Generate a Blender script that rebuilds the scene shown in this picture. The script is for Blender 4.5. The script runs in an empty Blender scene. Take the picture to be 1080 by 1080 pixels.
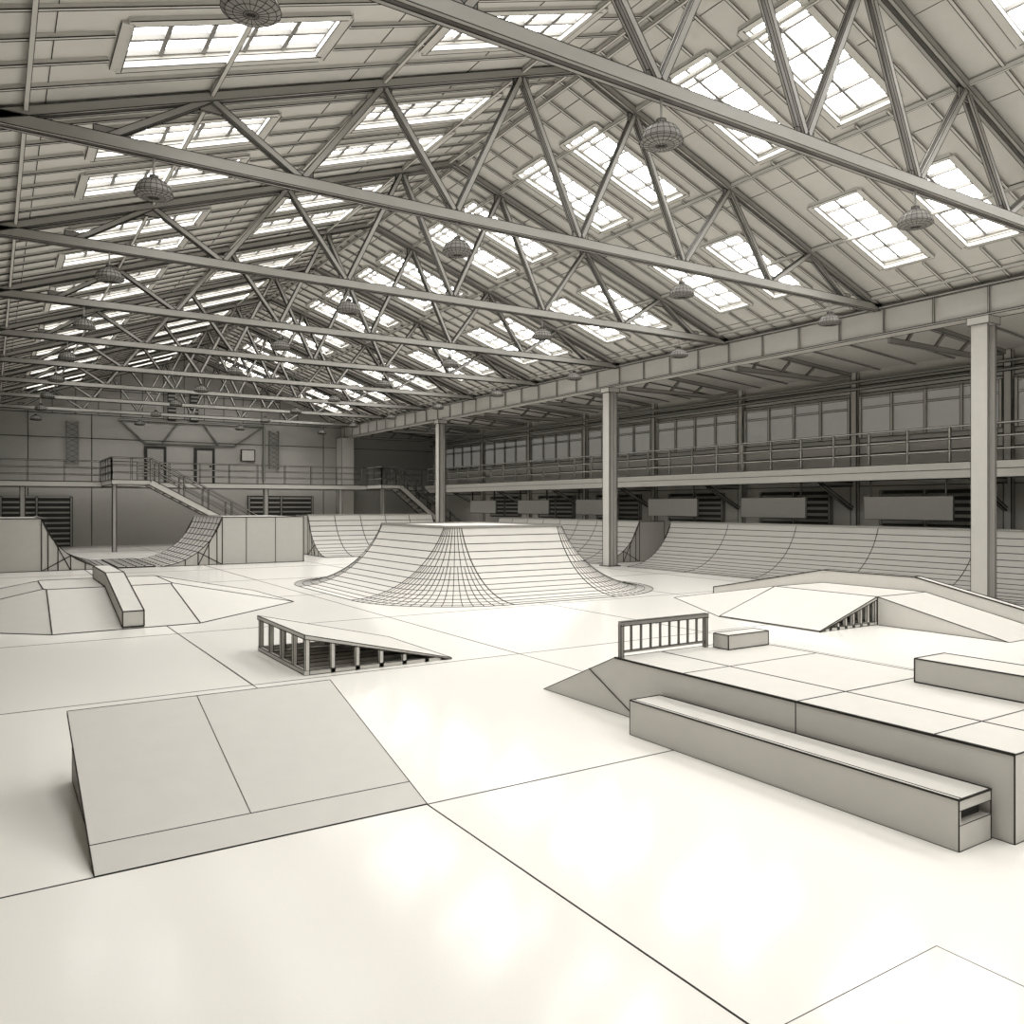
import bpy, math
from mathutils import Vector
V=Vector
sc=bpy.context.scene

# ---------------------------------------------------------------- materials
def mat(name,col,rough=.7,var=.04,spec=.3,scale=6.0):
    m=bpy.data.materials.new(name); m.use_nodes=True
    nt=m.node_tree; b=nt.nodes['Principled BSDF']
    n=nt.nodes.new('ShaderNodeTexNoise'); n.inputs['Scale'].default_value=scale; n.inputs['Detail'].default_value=2
    tc=nt.nodes.new('ShaderNodeTexCoord'); nt.links.new(tc.outputs['Object'],n.inputs['Vector'])
    r=nt.nodes.new('ShaderNodeValToRGB')
    r.color_ramp.elements[0].color=(*[c*(1-var) for c in col],1); r.color_ramp.elements[1].color=(*[min(1,c*(1+var)) for c in col],1)
    nt.links.new(n.outputs['Fac'],r.inputs['Fac']); nt.links.new(r.outputs['Color'],b.inputs['Base Color'])
    b.inputs['Roughness'].default_value=rough; b.inputs['Specular IOR Level'].default_value=spec
    return m
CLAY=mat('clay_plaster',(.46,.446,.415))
WIRE=mat('dark_seam_line',(.035,.033,.029),.8,spec=.1)
ROOF=mat('roof_board_white',(.52,.505,.47))
STEEL=mat('painted_steel_grey',(.29,.281,.26),.5)
MUNTIN=mat('skylight_frame_grey',(.15,.145,.135),.5)
RAMP=mat('ramp_plywood_pale',(.59,.573,.536),.55)
RAMPD=mat('ramp_plywood_grey',(.43,.417,.39),.55)
FLOOR=mat('polished_pale_floor',(.84,.82,.775),.13,.05,.2,140)
SHADE=mat('lamp_shade_grey',(.22,.213,.197),.5)
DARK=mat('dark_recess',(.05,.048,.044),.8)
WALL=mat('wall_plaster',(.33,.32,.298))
GLASSG=mat('grey_window_glass_glow',(.38,.37,.345),.3,.05,.5)
gb=GLASSG.node_tree.nodes['Principled BSDF']; gb.inputs['Emission Color'].default_value=(1,.975,.93,1); gb.inputs['Emission Strength'].default_value=.08  # faint glow added to the glass to brighten the side aisle
def pane(name,s):
    m=bpy.data.materials.new(name); m.use_nodes=True
    nt=m.node_tree; nt.nodes.clear()
    o=nt.nodes.new('ShaderNodeOutputMaterial'); e=nt.nodes.new('ShaderNodeEmission')
    e.inputs['Color'].default_value=(1,.985,.95,1); e.inputs['Strength'].default_value=s
    nt.links.new(e.outputs[0],o.inputs[0]); return m
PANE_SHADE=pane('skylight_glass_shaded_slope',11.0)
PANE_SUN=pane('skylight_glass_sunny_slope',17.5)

# ---------------------------------------------------------------- builder
class B:
    def __init__(s,name,mats):
        s.name=name; s.mats=mats+[WIRE]; s.v=[]; s.f=[]; s.m=[]; s.W=len(mats)
    def face(s,pts,m=0):
        i=len(s.v); s.v+= [tuple(p) for p in pts]; s.f.append(tuple(range(i,i+len(pts)))); s.m.append(m)
    def wire(s,p,q,t=.02):
        p=V(p);q=V(q); d=q-p
        if d.length<1e-5: return
        s.bar(p,q,t,t,s.W,0,caps=False)
    def bar(s,p,q,w,h,m=0,wt=0,caps=True,up=None,edges=(0,1,2,3)):
        p=V(p);q=V(q); d=(q-p).normalized()
        u=V(up) if up else V((0,0,1))
        if abs(d.dot(u))>.98: u=V((0,1,0))
        a=d.cross(u).normalized(); b=a.cross(d).normalized()
        c=[a*sx*w/2+b*sy*h/2 for sx,sy in((-1,-1),(1,-1),(1,1),(-1,1))]
        i=len(s.v)
        s.v+=[tuple(p+k) for k in c]+[tuple(q+k) for k in c]
        for k in range(4):
            j=(k+1)%4; s.f.append((i+k,i+j,i+4+j,i+4+k)); s.m.append(m)
        if caps:
            s.f.append((i+3,i+2,i+1,i)); s.m.append(m); s.f.append((i+4,i+5,i+6,i+7)); s.m.append(m)
        if wt:
            for k in edges: s.wire(p+c[k],q+c[k],wt)
    def prism(s,prof,ext,m=0,wt=0):
        ext=V(ext); a=[V(p) for p in prof]; b=[p+ext for p in a]; n=len(a); i=len(s.v)
        s.v+=[tuple(p) for p in a+b]
        s.f.append(tuple(range(i,i+n))[::-1]); s.m.append(m)
        s.f.append(tuple(range(i+n,i+2*n))); s.m.append(m)
        for k in range(n):
            j=(k+1)%n; s.f.append((i+k,i+j,i+n+j,i+n+k)); s.m.append(m)
            if wt:
                s.wire(a[k],a[j],wt); s.wire(b[k],b[j],wt); s.wire(a[k],b[k],wt)
    def box(s,x0,y0,z0,x1,y1,z1,m=0,wt=0):
        s.prism([(x0,y0,z0),(x1,y0,z0),(x1,y1,z0),(x0,y1,z0)],(0,0,z1-z0),m,wt)
    def revolve(s,cx,cy,prof,n,m=0,wt=0):
        i=len(s.v)
        for r,z in prof:
            for k in range(n):
                a=2*math.pi*k/n; s.v.append((cx+r*math.cos(a),cy+r*math.sin(a),z))
        for j in range(len(prof)-1):
            for k in range(n):
                kk=(k+1)%n
                s.f.append((i+j*n+k,i+j*n+kk,i+(j+1)*n+kk,i+(j+1)*n+k)); s.m.append(m)
                if wt:
                    s.wire(s.v[i+j*n+k],s.v[i+(j+1)*n+k],wt); s.wire(s.v[i+j*n+k],s.v[i+j*n+kk],wt)
    def done(s,parent=None):
        me=bpy.data.meshes.new(s.name); me.from_pydata(s.v,[],s.f)
        for m in s.mats: me.materials.append(m)
        me.polygons.foreach_set('material_index',s.m); me.update()
        ob=bpy.data.objects.new(s.name,me); sc.collection.objects.link(ob)
        if parent: ob.parent=parent
        return ob

# ---------------------------------------------------------------- hall dimensions (metres)
SPAN=17.1; RX=SPAN/2; Y0=-8.0; Y1=45.0; XL=-6.0; XR=23.0; SL=.35
TR=[6.6+4.6*k for k in range(-3,9)]
def lt(y): return .006+.0005*max(y,3)
def zroof(x): return 9.59-SL*abs(x-RX)
def ztop(x): return 9.47-SL*abs(x-RX)

# floor
b=B('floor',[FLOOR])
b.box(XL,Y0,-.2,XR,Y1,0,0)
for x in [-1.05,2.46,6.0,9.5,13.0,16.5]:
    for a,c in((Y0,9.2),(9.2,22),(22,Y1)):
        t=.010 if c<10 else (.018 if c<23 else .03)
        b.box(x-t/2,a,0,x+t/2,c,.002,1)
y=4.9-4.3*3
while y<Y1:
    t=.008+.0008*max(y,2); b.box(XL,y-t/2,0,XR,y+t/2,.002,1); y+=4.3
b.done()

# roof
b=B('ceiling',[ROOF])
bays=[(-8.0,-7.2)]+[(TR[i],TR[i+1]) for i in range(len(TR)-1)]+[(TR[-1],Y1)]
WA,WBb=.33,1.40
wn=0
for (ya,yb) in bays:
    full=(yb-ya)>4
    c=(ya+yb)/2
    ys=[ya,c-WBb,c-WA,c+WA,c+WBb,yb] if full else [ya,yb]
    ds=[0,1.05,3.45,4.95,7.35,RX+.25]
    for sg in(-1,1):
        for i in range(len(ys)-1):
            for j in range(5):
                x0=RX+sg*ds[j];x1=RX+sg*ds[j+1]
                if full and i in(1,3) and j in(1,3):
                    wn+=1
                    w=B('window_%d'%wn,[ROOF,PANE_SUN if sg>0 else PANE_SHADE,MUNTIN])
                    y0,y1=ys[i],ys[i+1]; H=.16; t=lt(c)*.8
                    P=[V((x0,y0,zroof(x0))),V((x1,y0,zroof(x1))),V((x1,y1,zroof(x1))),V((x0,y1,zroof(x0)))]
                    Q=[p+V((0,0,H)) for p in P]
                    for k in range(4):
                        kk=(k+1)%4
                        w.face([P[k],P[kk],Q[kk],Q[k]],0)
                        w.bar(Q[k]-V((0,0,.03)),Q[kk]-V((0,0,.03)),.07,.06,2,0)
                        w.bar(P[k]-V((0,0,.01)),P[kk]-V((0,0,.01)),.12,.08,0,t)
                    w.face(Q,1)
                    for k in range(1,5):
                        f=k/5; a=Q[0].lerp(Q[1],f)-V((0,0,.04)); d=Q[3].lerp(Q[2],f)-V((0,0,.04))
                        w.bar(a,d,.05,.06,2)
                    w.bar(Q[0].lerp(Q[3],.62)-V((0,0,.04)),Q[1].lerp(Q[2],.62)-V((0,0,.04)),.05,.06,2)
                    w.done()
                else:
                    b.face([(x0,ys[i],zroof(x0)),(x1,ys[i],zroof(x1)),(x1,ys[i+1],zroof(x1)),(x0,ys[i+1],zroof(x0))],0)
        if full:
            for k in range(8):
                y=ya+.575*k; off=y-c
                cross=any(a-.06<off<d+.06 for a,d in((-WBb,-WA),(WA,WBb)))
                segs=[(0,.95),(3.55,4.85),(7.45,RX)] if cross else [(0,RX)]
                for a,d in segs:
                    xa=RX+sg*a;xb=RX+sg*d
                    b.bar((xa,y,zroof(xa)-.025),(xb,y,zroof(xb)-.025),.05,.05,0,lt(y)*.9,edges=(0,1))
        for d in(.5,2.25,4.2,6.1,8.0):
            if d in(2.25,6.1):
                x=RX+sg*d
                for (a,e) in((ya,c-1.5),(c-.24,c+.24),(c+1.5,yb)) if full else ((ya,yb),):
                    b.wire((x,a,zroof(x)-.005),(x,e,zroof(x)-.005),lt(c)*.8)
            else:
                x=RX+sg*d; b.wire((x,ya,zroof(x)-.005),(x,yb,zroof(x)-.005),lt(c)*.8)
# aisle ceilings
for xa,xb in((SPAN+.2,XR),(-.2,XL)):
    b.face([(xa,Y0,6.62),(xb,Y0,6.2),(xb,Y1,6.2),(xa,Y1,6.62)],0)
    y=Y0
    while y<Y1:
        b.bar((xa,y,6.60),(xb,y,6.18),.05,.05,0,lt(y),edges=(0,1)); y+=1.15
b.done()

# walls
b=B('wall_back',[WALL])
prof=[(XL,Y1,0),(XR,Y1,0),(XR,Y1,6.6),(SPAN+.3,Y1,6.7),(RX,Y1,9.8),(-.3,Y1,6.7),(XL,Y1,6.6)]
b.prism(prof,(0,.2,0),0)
for z in(4.2,5.3,6.45): b.wire((XL,Y1-.01,z),(XR,Y1-.01,z),.03)
for x in(1.5,4.2,12.6,16): b.wire((x,Y1-.01,0),(x,Y1-.01,6.5),.03)
b.wire((3.5,Y1,7.7),(13.5,Y1,7.7),.03)
for k in range(13):
    x=2.5+k; b.wire((x,Y1-.01,6.45),(x,Y1-.01,zroof(x)),.025)
b.done()
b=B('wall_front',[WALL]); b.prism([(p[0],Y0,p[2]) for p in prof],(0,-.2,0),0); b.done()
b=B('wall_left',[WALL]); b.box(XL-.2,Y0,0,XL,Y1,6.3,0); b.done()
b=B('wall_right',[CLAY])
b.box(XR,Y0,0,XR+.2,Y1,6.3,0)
for z in(2.6,3.6,3.95,5.5,5.75): b.wire((XR-.01,Y0,z),(XR-.01,Y1,z),.025)
y=2.0
while y<Y1:
    b.bar((XR-.08,y,0),(XR-.08,y,6.15),.16,.2,0,.022); y+=4.6
b.done()

# side wall ribbon windows
n=wn
y=2.0
while y<Y1-4:
    n+=1; w=B('window_%d'%n,[CLAY,GLASSG])
    ya,yb=y+.2,y+4.4; t=lt(y)*.9
    w.box(XR-.05,ya,4.15,XR-.01,yb,5.35,1,0)
    for k in range(0,5):
        yy=ya+(yb-ya)*k/4; w.box(XR-.12,yy-.04,4.1,XR-.01,yy+.04,5.4,0,t)
    for z in(4.1,5.32,5.0): w.box(XR-.11,ya+.04,z,XR-.01,yb-.04,z+.06,0,t)
    w.done(); y+=4.6

# eave beams + columns
for sx in(SPAN+.1,-.25):
    b=B('eave_beam',[CLAY,STEEL])
    b.box(sx-.13,Y0,5.9,sx+.13,Y1,6.45,0,.018)
    b.box(sx-.2,Y0,5.86,sx+.2,Y1,5.90,0,.016); b.box(sx-.2,Y0,6.45,sx+.2,Y1,6.5,0,.016)
    b.box(sx-.03,Y0,6.5,sx+.03,Y1,6.74,0,0)
    y=Y0+.6
    while y<Y1:
        b.box(sx-.19,y-.015,5.9,sx+.19,y+.015,6.45,0,.012); y+=1.15
    b.done()
for sx in(SPAN+.1,-.3):
    for y in(-3.1,8.9,20.9,32.9):
        b=B('steel_column',[CLAY]); t=lt(y)*.9
        b.box(sx-.17,y-.17,0,sx-.13,y+.17,5.7,0,t); b.box(sx+.13,y-.17,0,sx+.17,y+.17,5.7,0,t)
        b.box(sx-.13,y-.03,0,sx+.13,y+.03,5.7,0,t)
        b.box(sx-.24,y-.24,0,sx+.24,y+.24,.03,0,t); b.box(sx-.22,y-.22,5.7,sx+.22,y+.22,5.855,0,t)
        b.done()
b=B('concrete_pilaster',[CLAY]); b.box(16.75,44.1,0,17.5,44.95,5.84,0,.02); b.done()

# trusses
TN=[RX+s*d for s,d in((-1,6.1),(-1,3.66),(-1,1.22),(1,1.22),(1,3.66),(1,6.1))]
BN=[RX+d for d in(-7.33,-4.88,-2.44,0,2.44,4.88,7.33)]
for y in TR:
    b=B('roof_truss',[STEEL]); t=lt(y)*.75
    for o_ in(-.06,.06):
        b.bar((0,y+o_,6.5),(SPAN,y+o_,6.5),.055,.15,0,t)
        b.bar((.02,y+o_,ztop(0)+.03),(RX,y+o_,ztop(RX)+.03),.055,.11,0,t)
        b.bar((SPAN-.02,y+o_,ztop(0)+.03),(RX,y+o_,ztop(RX)+.03),.055,.11,0,t)
    seq=[]
    for i in range(6): seq+=[(BN[i],TN[i]),(TN[i],BN[i+1])]
    for k,(xa,xb) in enumerate(seq):
        za,zb=(6.55,ztop(xb)) if k%2==0 else (ztop(xa),6.55)
        for o_ in(-.042,.042):
            b.bar((xa,y+o_,za),(xb,y+o_,zb),.035,.08,0,t)
    for x in TN: b.box(x-.14,y-.015,ztop(x)-.16,x+.14,y+.015,ztop(x),0,t)
    for x in BN: b.box(x-.16,y-.015,6.5,x+.16,y+.015,6.68,0,t)
    b.done()
b=B('roof_purlins',[ROOF])
for x in TN+[RX-.12,RX+.12]+[RX-8.2,RX+8.2]:
    for i in range(len(TR)-1):
        b.bar((x,TR[i],ztop(x)+.06),(x,TR[i+1],ztop(x)+.06),.05,.07,0,lt(TR[i])*.6,edges=(0,1))
b.done()

# aisle brackets
for y in TR[2:]:
    b=B('aisle_bracket_truss',[STEEL]); t=lt(y)*.8
    xa,xb=SPAN+.42,XR-.3
    b.bar((xa,y,5.82),(21.4,y,5.82),.07,.12,0,t)
    b.bar((xa,y,6.45),(xb,y,6.08),.07,.1,0,t)
    b.bar((21.4,y,5.82),(22.6,y,6.05),.06,.09,0,t)
    for xx in(18.2,19.4,20.5):
        b.bar((xx,y,5.85),(xx+.4,y,6.36-(xx-17.3)*.07),.04,.06,0,t)
    b.done()

# pendant lamps
for y in TR[2:]:
    for x in(1.75,6.15,10.95,15.35):
        b=B('pendant_lamp',[SHADE,STEEL]); t=.003+.0003*y
        b.revolve(x,y,[(0.015,6.42),(.015,6.16)],8,1)
        b.revolve(x,y,[(.001,6.20),(.05,6.195),(.055,6.145),(.105,6.13),(.17,6.09),(.21,6.03),(.23,5.97),(.235,5.95)],20,0,t)
        b.revolve(x,y,[(.235,5.95),(.20,5.928),(.14,5.916),(.06,5.91),(.001,5.909)],20,0,t)
        b.done()

# ------------------------------------------------------------ railings / mezzanines / stairs
def railing(b,p,q,h=.95,step=1.5,t=.02,rails=3,m=0):
    p=V(p);q=V(q);L=(q-p).length;n=max(1,round(L/step))
    for k in range(n+1):
        a=p.lerp(q,k/n); b.bar(a,a+V((0,0,h)),.05,.05,m,t)
    for k in range(rails):
        z=h*(k+1)/rails; b.bar(p+V((0,0,z)),q+V((0,0,z)),.045,.045,m,t)
b=B('mezzanine_side_gallery',[RAMP,STEEL])
b.box(21,-7.9,2.75,XR-.2,Y1-3,3.1,0,.025)
b.box(20.95,-7.9,2.70,20.995,Y1-3,3.12,0,.018)
b.wire((20.945,-7.9,2.92),(20.945,Y1-3,2.92),.014)
railing(b,(21.05,-7.9,3.1),(21.05,Y1-3.2,3.1),.95,1.15,.012,3,0)
for y in TR[1:]:
    b.bar((21.05,y,2.72),(22.75,y,1.9),.08,.1,1,.022); b.bar((21.1,y,2.66),(22.75,y,2.66),.08,.12,1,.022)
b.done()
b=B('mezzanine_back_gallery',[CLAY,STEEL])
b.box(XL+.05,42.25,2.85,20.9,44.05,3.1,0,.035)
railing(b,(XL+.1,42.3,3.1),(4.3,42.3,3.1),.95,1.5,.02,3,0)
railing(b,(5.9,42.3,3.1),(17.2,42.3,3.1),.95,1.5,.02,3,0)
railing(b,(18.7,42.3,3.1),(20.9,42.3,3.1),.95,1.5,.02,3,0)
for x in(-3,1.2,12,16): b.box(x-.1,42.3,0,x+.1,42.5,2.85,1,.03)
b.done()
def stair(name,x0,x1,y0,y1,z1,land,t):
    b=B(name,[CLAY,STEEL]); n=16
    b.box(land[0],y0,z1-.2,land[1],land[2],z1,0,t)
    for k in range(n):
        x=x0+(x1-x0)*k/n; z=z1*(1-(k+1)/n); b.box(min(x,x+(x1-x0)/n),y0+.04,z,max(x,x+(x1-x0)/n),y1-.04,z+.05,0,t*.6)
    for y in(y0,y1):
        b.bar((x0,y,z1-.1),(x1,y,.0),.06,.26,0,t)
        for k in range(1,n,3):
            f=k/n; a=V((x0,y,z1)).lerp(V((x1,y,.1)),f); b.bar(a,a+V((0,0,.95)),.04,.04,0,t*.7)
        for h in(.5,.95): b.bar((x0,y,z1+h),(x1,y,.1+h),.05,.05,0,t*.7)
    railing(b,(land[0],y0,z1),(land[1],y0,z1),.95,.7,t*.7,3,0)
    railing(b,(land[0],y0,z1),(land[0],land[2]-.05,z1),.95,.9,t*.7,3,0)
    b.box(land[0]+.05,y0+.1,0,land[0]+.2,y0+.25,z1-.2,1,t)
    b.done()
stair('metal_staircase',5.9,11.4,38.5,39.7,3.1,(4.35,5.9,42.2),.03)
stair('metal_staircase',18.6,22.3,40.2,41.3,3.1,(17.5,18.6,42.2),.03)

# back wall fittings
def shutter(name,x0,x1,z0,z1):
    b=B(name,[STEEL,DARK]); b.box(x0,Y1-.06,z0,x1,Y1-.005,z1,1,.03)
    z=z0+.1
    while z<z1: b.box(x0,Y1-.12,z,x1,Y1-.06,z+.1,0,.012); z+=.25
    for x in(x0,(x0+x1)/2,x1): b.box(x-.05,Y1-.14,z0,x+.05,Y1-.02,z1,0,.03)
    b.done()
shutter('roller_shutter',.4,3.3,0,2.4); shutter('roller_shutter',11.8,15.3,0,2.5); shutter('roller_shutter',-4.5,-1.5,0,2.4)
for i,x in enumerate((6.6,9.0)):
    b=B('door_%d'%(i+1),[STEEL,DARK]); b.box(x,Y1-.07,3.1,x+1.0,Y1-.005,5.0,1,.04); b.box(x+.1,Y1-.1,3.15,x+.9,Y1-.07,4.9,0,.03)
    b.box(x+.75,Y1-.16,4.0,x+.85,Y1-.1,4.1,1,0)
    b.done()
b=B('wall_conduit_frame',[STEEL])
for xa,xb in((5.4,6.6),(8.2,7.4),(12.6,11.0),(9.4,10.2)):
    b.bar((xa,Y1-.08,6.3),(xb,Y1-.08,5.15),.05,.05,0,.02)
b.bar((5.4,Y1-.08,6.3),(12.6,Y1-.08,6.3),.08,.08,0,.02)
b.bar((6.6,Y1-.08,5.15),(11,Y1-.08,5.15),.05,.05,0,.02)
b.bar((12.6,Y1-.08,6.3),(12.6,Y1-.08,3.3),.08,.08,0,.02)
b.done()
for x in(7.7,8.8):
    b=B('ventilation_grille',[STEEL,DARK]); b.box(x,Y1-.2,6.4,x+.35,Y1-.01,7.9,1,.03)
    for k in range(8): b.box(x-.02,Y1-.24,6.45+k*.19,x+.37,Y1-.2,6.55+k*.19,0,.01)
    b.done()
for x in(3.1,12.9):
    b=B('lattice_wall_ladder',[STEEL])
    for xx in(x,x+.5): b.bar((xx,Y1-.1,4.0),(xx,Y1-.1,6.1),.04,.04,0,.012)
    for k in range(8):
        z=4.0+k*.26; b.bar((x,Y1-.1,z),(x+.5,Y1-.1,z+.26),.03,.03,0,.006); b.bar((x+.5,Y1-.1,z),(x,Y1-.1,z+.26),.03,.03,0,.006)
    b.done()
b=B('wall_sign_box',[CLAY]); b.box(11.4,Y1-.12,4.4,12.1,Y1-.01,5.0,0,.04); b.done()

# right wall ground-floor fittings
for y in TR[2:10]:
    b=B('hanging_banner_panel',[STEEL]); t=lt(y)
    b.box(21.3,y+.6,1.6,21.36,y+3.2,2.25,0,t)
    for yy in(y+.8,y+3.0): b.bar((21.33,yy,2.25),(21.33,yy,2.74),.03,.03,0,t)
    b.done()
    b=B('louvred_shutter',[STEEL,DARK]); t=lt(y)*.8
    b.box(XR-.06,y+.9,1.4,XR-.01,y+3.7,2.45,1,t)
    for k in range(5): b.box(XR-.12,y+.9,1.45+k*.2,XR-.06,y+3.7,1.55+k*.2,0,t*.5)
    for yy in(y+.9,y+2.3,y+3.7): b.box(XR-.14,yy-.04,1.4,XR-.02,yy+.04,2.45,0,t)
    b.done()
b=B('wall_pipe_run',[STEEL])
for z in(5.62,5.85): b.bar((XR-.22,Y0+.1,z),(XR-.22,Y1-.1,z),.07,.07,0,.016)
b.done()

# ------------------------------------------------------------ ramps
def arc(run,h,n=12):
    R=(run*run+h*h)/(2*h); th=math.asin(min(1,run/R))
    return [(R*math.sin(th*k/n),R*(1-math.cos(th*k/n))) for k in range(n+1)]
def quarter(b,o,nrm,run,h,L,deck,t,n=12,seam=2.4,brace=True):
    o=V(o);N=V(nrm);T=V((-N.y,N.x,0)); A=arc(run,h,n)
    pr=[o+N*x+V((0,0,z)) for x,z in A]+[o+N*(run+deck)+V((0,0,h)),o+N*(run+deck)]
    b.prism(pr,T*L,0,0)
    for k,(x,z) in enumerate(A):
        p=o+N*x+V((0,0,z)); b.wire(p,p+T*L,t*(1 if k in(0,n) else .75))
    cnt=max(1,round(L/seam))
    for j in range(cnt+1):
        for k in range(n):
            p=o+N*A[k][0]+V((0,0,A[k][1]))+T*L*j/cnt; q=o+N*A[k+1][0]+V((0,0,A[k+1][1]))+T*L*j/cnt
            b.wire(p,q,t*.8)
    for S in(0,L):
        q=[p+T*S for p in pr]
        b.wire(q[n],q[n+1],t);b.wire(q[n+1],q[n+2],t);b.wire(q[n+2],q[0],t)
        if brace:
            for k in(n//3,n//2,2*n//3,5*n//6,n): 
                g=V((q[k].x,q[k].y,0)); b.wire(q[k],g,t)
            b.wire(q[n],V((q[n//2].x,q[n//2].y,0)),t); b.wire(q[n//2],V((q[n].x,q[n].y,0)),t)
    b.bar(o+N*run+V((0,0,h+.01)),o+N*run+T*L+V((0,0,h+.01)),.05,.05,1,0)
    b.wire(o+N*(run+deck)+V((0,0,h)),o+N*(run+deck)+T*L+V((0,0,h)),t)

# central hip pyramid with rounded corners
b=B('quarter_pipe_pyramid',[RAMP,STEEL])
px0,px1,py0,py1,H,RUN,RC=8.6,11.8,16.0,20.0,1.5,2.2,.28
A=arc(RUN,H,14)
pr=[(RUN-x+RC,z) for x,z in A]
t=.02
C=[(px0+RC,py0+RC,180),(px1-RC,py0+RC,270),(px1-RC,py1-RC,0),(px0+RC,py1-RC,90)]
def pt(cx,cy,a,k):
    d,z=pr[k]; return V((cx+d*math.cos(a),cy+d*math.sin(a),z+.002))
rim=[]
for i,(cx,cy,a0) in enumerate(C):
    M=18
    for j in range(M+1):
        a=math.radians(a0+90*j/M); a2=math.radians(a0+90*(j+1)/M)
        rim.append(pt(cx,cy,a,14))
        for k in range(14):
            if j%2==0 or k<9: b.wire(pt(cx,cy,a,k),pt(cx,cy,a,k+1),t*.7 if 0<j<M else t)
            if j<M:
                b.face([pt(cx,cy,a,k),pt(cx,cy,a2,k),pt(cx,cy,a2,k+1),pt(cx,cy,a,k+1)],0)
                b.wire(pt(cx,cy,a,k),pt(cx,cy,a2,k),t*.7)
    nx,ny,_=C[(i+1)%4]; a=math.radians(a0+90)
    for k in range(14):
        b.face([pt(cx,cy,a,k),pt(nx,ny,a,k),pt(nx,ny,a,k+1),pt(cx,cy,a,k+1)],0)
        b.wire(pt(cx,cy,a,k),pt(nx,ny,a,k),t*.75)
b.face(rim,0)
for k in range(len(rim)): b.bar(rim[k]+V((0,0,.01)),rim[(k+1)%len(rim)]+V((0,0,.01)),.05,.05,1,0); b.wire(rim[k]+V((0,0,.03)),rim[(k+1)%len(rim)]+V((0,0,.03)),.018)
b.done()

b=B('quarter_pipe',[RAMPD,STEEL]); quarter(b,(17.5,2.5,0),(1,0,0),1.95,1.42,17.9,1.2,.020,14,2.55); b.done()
b=B('quarter_pipe',[RAMPD,STEEL]); quarter(b,(17.5,22.0,0),(1,0,0),1.95,1.42,9.5,1.2,.022,12,1.2); b.done()
b=B('quarter_pipe',[RAMPD,STEEL]); quarter(b,(16.4,30.0,0),(0,1,0),2.2,1.6,5.6,1.6,.028,12,1.1); b.done()
b=B('mini_half_pipe',[RAMPD,STEEL])
quarter(b,(3.4,33.0,0),(-1,0,0),2.1,1.6,4.5,1.2,.03,12,.6)
quarter(b,(4.5,28.5,0),(1,0,0),2.1,1.6,4.5,2.8,.03,12,.6)
b.box(3.4,28.5,0,4.5,33,.03,0,.03)
for k in range(1,8): b.wire((3.4,28.5+.5625*k,.035),(4.5,28.5+.5625*k,.035),.025)
for x in(3.67,3.95,4.22): b.wire((x,28.5,.035),(x,33,.035),.02)
for x in(7.4,8.4): b.wire((x,28.5,0),(x,28.5,1.6),.02)
b.done()

# near kicker
b=B('kicker_ramp',[RAMP,CLAY])
X0,X1=.47,2.46
b.prism([(X0+.03,4.98,0),(X0+.03,6.7,.45),(X0+.03,6.7,0)],(X1-X0-.06,0,0),1,.006)
b.prism([(X0,4.9,.004),(X0,6.75,.5),(X0,6.75,.475),(X0,4.95,.0)],(X1-X0,0,0),0,.005)
def kz(y): return .004+(y-4.9)*.496/1.85
b.wire((1.37,5.17,kz(5.17)),(1.37,6.75,kz(6.75)),.005)
b.wire((X0,5.17,kz(5.17)),(X1,5.17,kz(5.17)),.005)
b.done()

def wedge_frame(b,x0,x1,y0,y1,h,t,posts):
    b.prism([(x0,y0,h),(x1,y0,.02),(x1,y0,0.0),(x0,y0,h-.05)],(0,y1-y0,0),0,t)
    for y in(y0+.03,y1-.03):
        b.bar((x0,y,.03),(x1-.15*(1 if x1>x0 else -1),y,.02),.05,.05,0,t*.7)
        for k in range(posts):
            x=x0+(x1-x0)*(.02+.80*k/(posts-1)); z=h*(1-abs(x-x0)/abs(x1-x0))-.04
            b.bar((x,y,0),(x,y,z),.05,.05,0,t*.7)
    s=1 if x1>x0 else -1
    for k in range(1,4):
        y=y0+(y1-y0)*k/4; b.bar((x0+.04*s,y,0),(x0+.04*s,y,h-.05),.05,.05,0,t*.7)
        b.bar((x0+.05*s,y,.03),(x1-.2*s,y,.02),.04,.05,0,t*.7)
    b.bar((x0+.03*s,y0,.03),(x0+.03*s,y1,.03),.05,.05,0,t*.7)
b=B('open_frame_kicker_ramp',[RAMP]); wedge_frame(b,3.1,5.05,9.36,11.35,.48,.010,6); b.done()

# long grind ledge (dark core stands in for shade in the end slot)
b=B('grind_ledge',[RAMP,DARK]); t=.006
x0,x1,y0,y1=4.70,5.05,2.57,5.44
b.box(x0,y0,0,x1,y1,.15,0,0)
b.box(x0,y0,.15,x0+.02,y1,.235,0,0); b.box(x1-.02,y0+.1,.15,x1,y1,.235,0,0)
b.box(x0,y0,.235,x1,y1,.3,0,0)
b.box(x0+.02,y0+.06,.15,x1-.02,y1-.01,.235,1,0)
e=[V((x0,y0,0)),V((x1,y0,0)),V((x1,y1,0)),V((x0,y1,0))]
for k in range(4):
    p,q=e[k],e[(k+1)%4]; u=V((0,0,.3)); b.wire(p,q,t);b.wire(p+u,q+u,t*1.8);b.wire(p,p+u,t)
b.wire((x0,y0,.235),(x1,y0,.235),t*.6); b.wire((x0,y0,.15),(x1,y0,.15),t*.6)
b.wire((x0+.04,y0,.302),(x0+.04,y1,.302),t*.6)
b.done()

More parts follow.
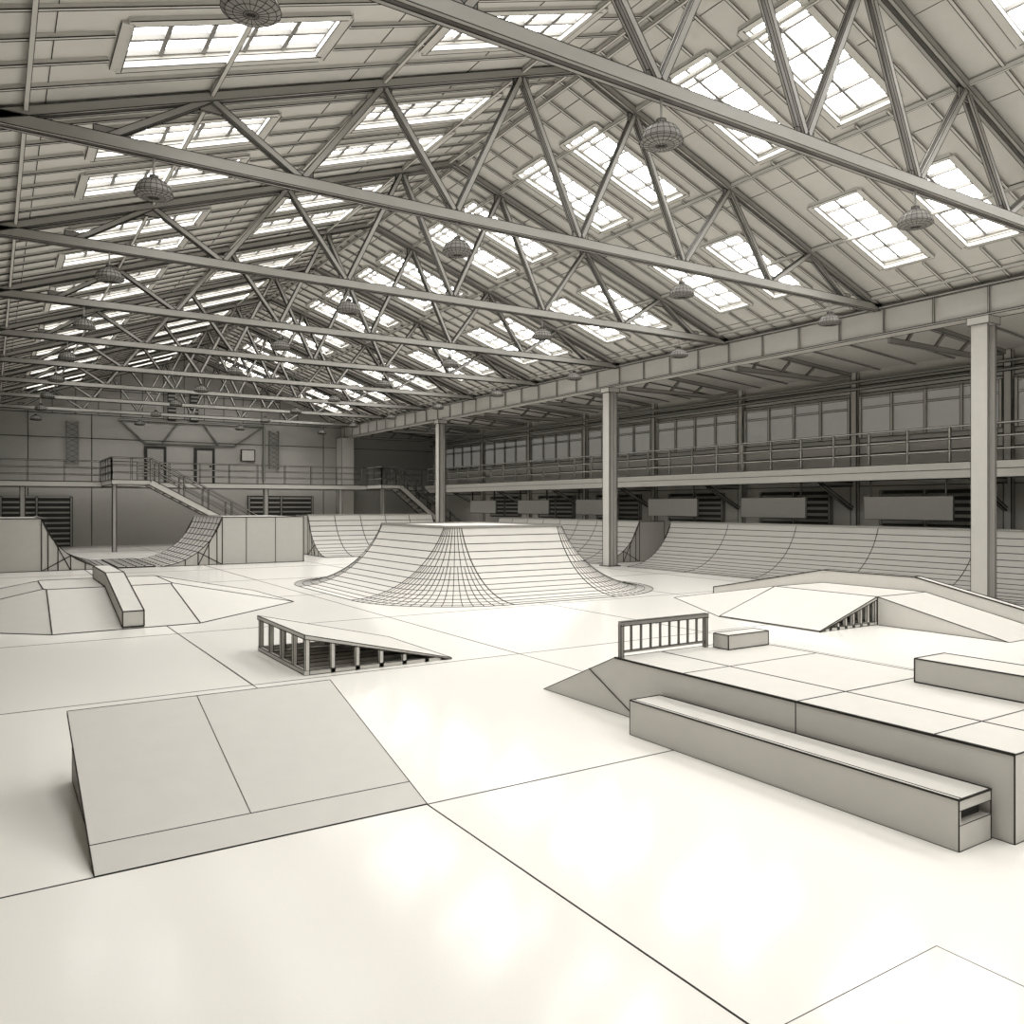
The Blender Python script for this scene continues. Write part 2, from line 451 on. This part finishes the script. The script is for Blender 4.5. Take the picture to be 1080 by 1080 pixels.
# manual pad with kicker
b=B('manual_pad_funbox',[RAMP]); t=.007
b.prism([(5.08,2.45,0),(5.08,2.45,.53),(5.08,6.1,.53),(5.08,7.3,0)],(1.84,0,0),0,t)
b.bar((5.08,2.45,.53),(5.08,6.1,.53),.016,.016,1,0)
b.wire((5.08,4.0,0),(5.08,4.0,.53),t); b.wire((5.08,4.0,.531),(6.92,4.0,.531),t)
b.wire((5.68,2.45,.531),(5.68,6.1,.531),t); b.wire((5.08,5.2,.531),(6.92,5.2,.531),t*.8); b.wire((5.08,2.95,.531),(6.92,2.95,.531),t*.8)
b.wire((5.075,6.5,.36),(5.075,5.75,0),t)
b.done()
b=B('small_curb_ledge',[RAMP]); b.box(6.3,5.78,.536,6.9,5.98,.68,0,.009); b.done()
b=B('small_curb_ledge',[RAMP]); b.box(6.46,2.45,.536,6.9,3.9,.73,0,.010); b.done()
b=B('grind_rail',[STEEL])
for x in(5.11,6.24): b.bar((x,6.04,.532),(x,6.04,.86),.035,.035,0,.006)
b.bar((5.09,6.04,.86),(6.27,6.04,.86),.04,.04,0,.007); b.bar((5.11,6.04,.59),(6.24,6.04,.59),.018,.018,0,.004)
for k in range(1,9): 
    x=5.11+1.13*k/9; b.bar((x,6.04,.59),(x,6.04,.85),.014,.014,0,.004)
b.done()

# right hip funbox
b=B('hip_funbox',[RAMP]); t=.012
wedge_frame(b,12.49,11.0,8.2,10.3,.47,t,7)
b.box(12.5,8.2,0,13.9,10.3,.47,0,t)
b.prism([(12.5,8.195,0),(12.5,8.195,.47),(12.5,6.1,.0)],(1.4,0,0),0,t)
b.prism([(12.5,10.305,0),(12.5,10.305,.47),(12.5,13.0,0)],(1.4,0,0),0,t)
tri=[(11.0,10.31,.002),(12.49,10.31,.47),(12.49,13.0,.002)]
b.face(tri,0)
for k in range(3): b.wire(tri[k],tri[(k+1)%3],t)
b.prism([(13.905,5.7,0),(13.905,5.7,.14),(13.905,8.4,.72),(13.905,10.3,.72),(13.905,13.2,.14),(13.905,13.2,0)],(.2,0,0),0,.02)
b.done()

# left low pyramid with hubba ledge
b=B('low_pyramid_funbox',[RAMP]); t=.018
base=[(.8,14.4),(3.0,14.5),(5.3,16.7),(5.2,19.4),(3,20.6),(.6,20.6),(-1.6,19.4),(-1.6,16.6)]
top=[(.85,16.9),(2.95,16.9),(3.0,17.0),(3.0,18.9),(2.95,19.0),(.85,19.0),(.8,18.9),(.8,17.0)]
Z=.48
for k in range(8):
    j=(k+1)%8
    b.face([(*base[k],.002),(*base[j],.002),(*top[j],Z),(*top[k],Z)],0)
    b.wire((*base[k],.002),(*base[j],.002),t); b.wire((*top[k],Z),(*top[j],Z),t); b.wire((*base[k],.002),(*top[k],Z),t)
b.face([(*p,Z) for p in top],0)
b.done()
b=B('hubba_ledge',[RAMP])
b.prism([(1.8,14.5,.03),(1.8,14.5,.28),(1.8,16.9,.74),(1.8,19.0,.74),(1.8,19.0,.485),(1.8,16.9,.485)],(.32,0,0),0,.018); b.done()

b=B('floor_transition_plate',[FLOOR]); b.box(1.6,.3,0,3.6,2.07,.01,0,.003); b.done()

# ---------------------------------------------------------------- world + camera
w=bpy.data.worlds.new('sky'); sc.world=w; w.use_nodes=True
w.node_tree.nodes['Background'].inputs['Color'].default_value=(.9,.93,1,1)
w.node_tree.nodes['Background'].inputs['Strength'].default_value=1.0
cd=bpy.data.cameras.new('camera'); cam=bpy.data.objects.new('camera',cd); sc.collection.objects.link(cam)
cam.location=(0,0,2.0); cam.rotation_euler=(math.pi/2,0,-math.radians(32.6))
cd.sensor_width=36; cd.lens=36*860/1080; cd.shift_y=-7/1080; cd.clip_end=200
sc.camera=cam
sc.view_settings.view_transform='Standard'; sc.view_settings.look='None'
sc.view_settings.exposure=0
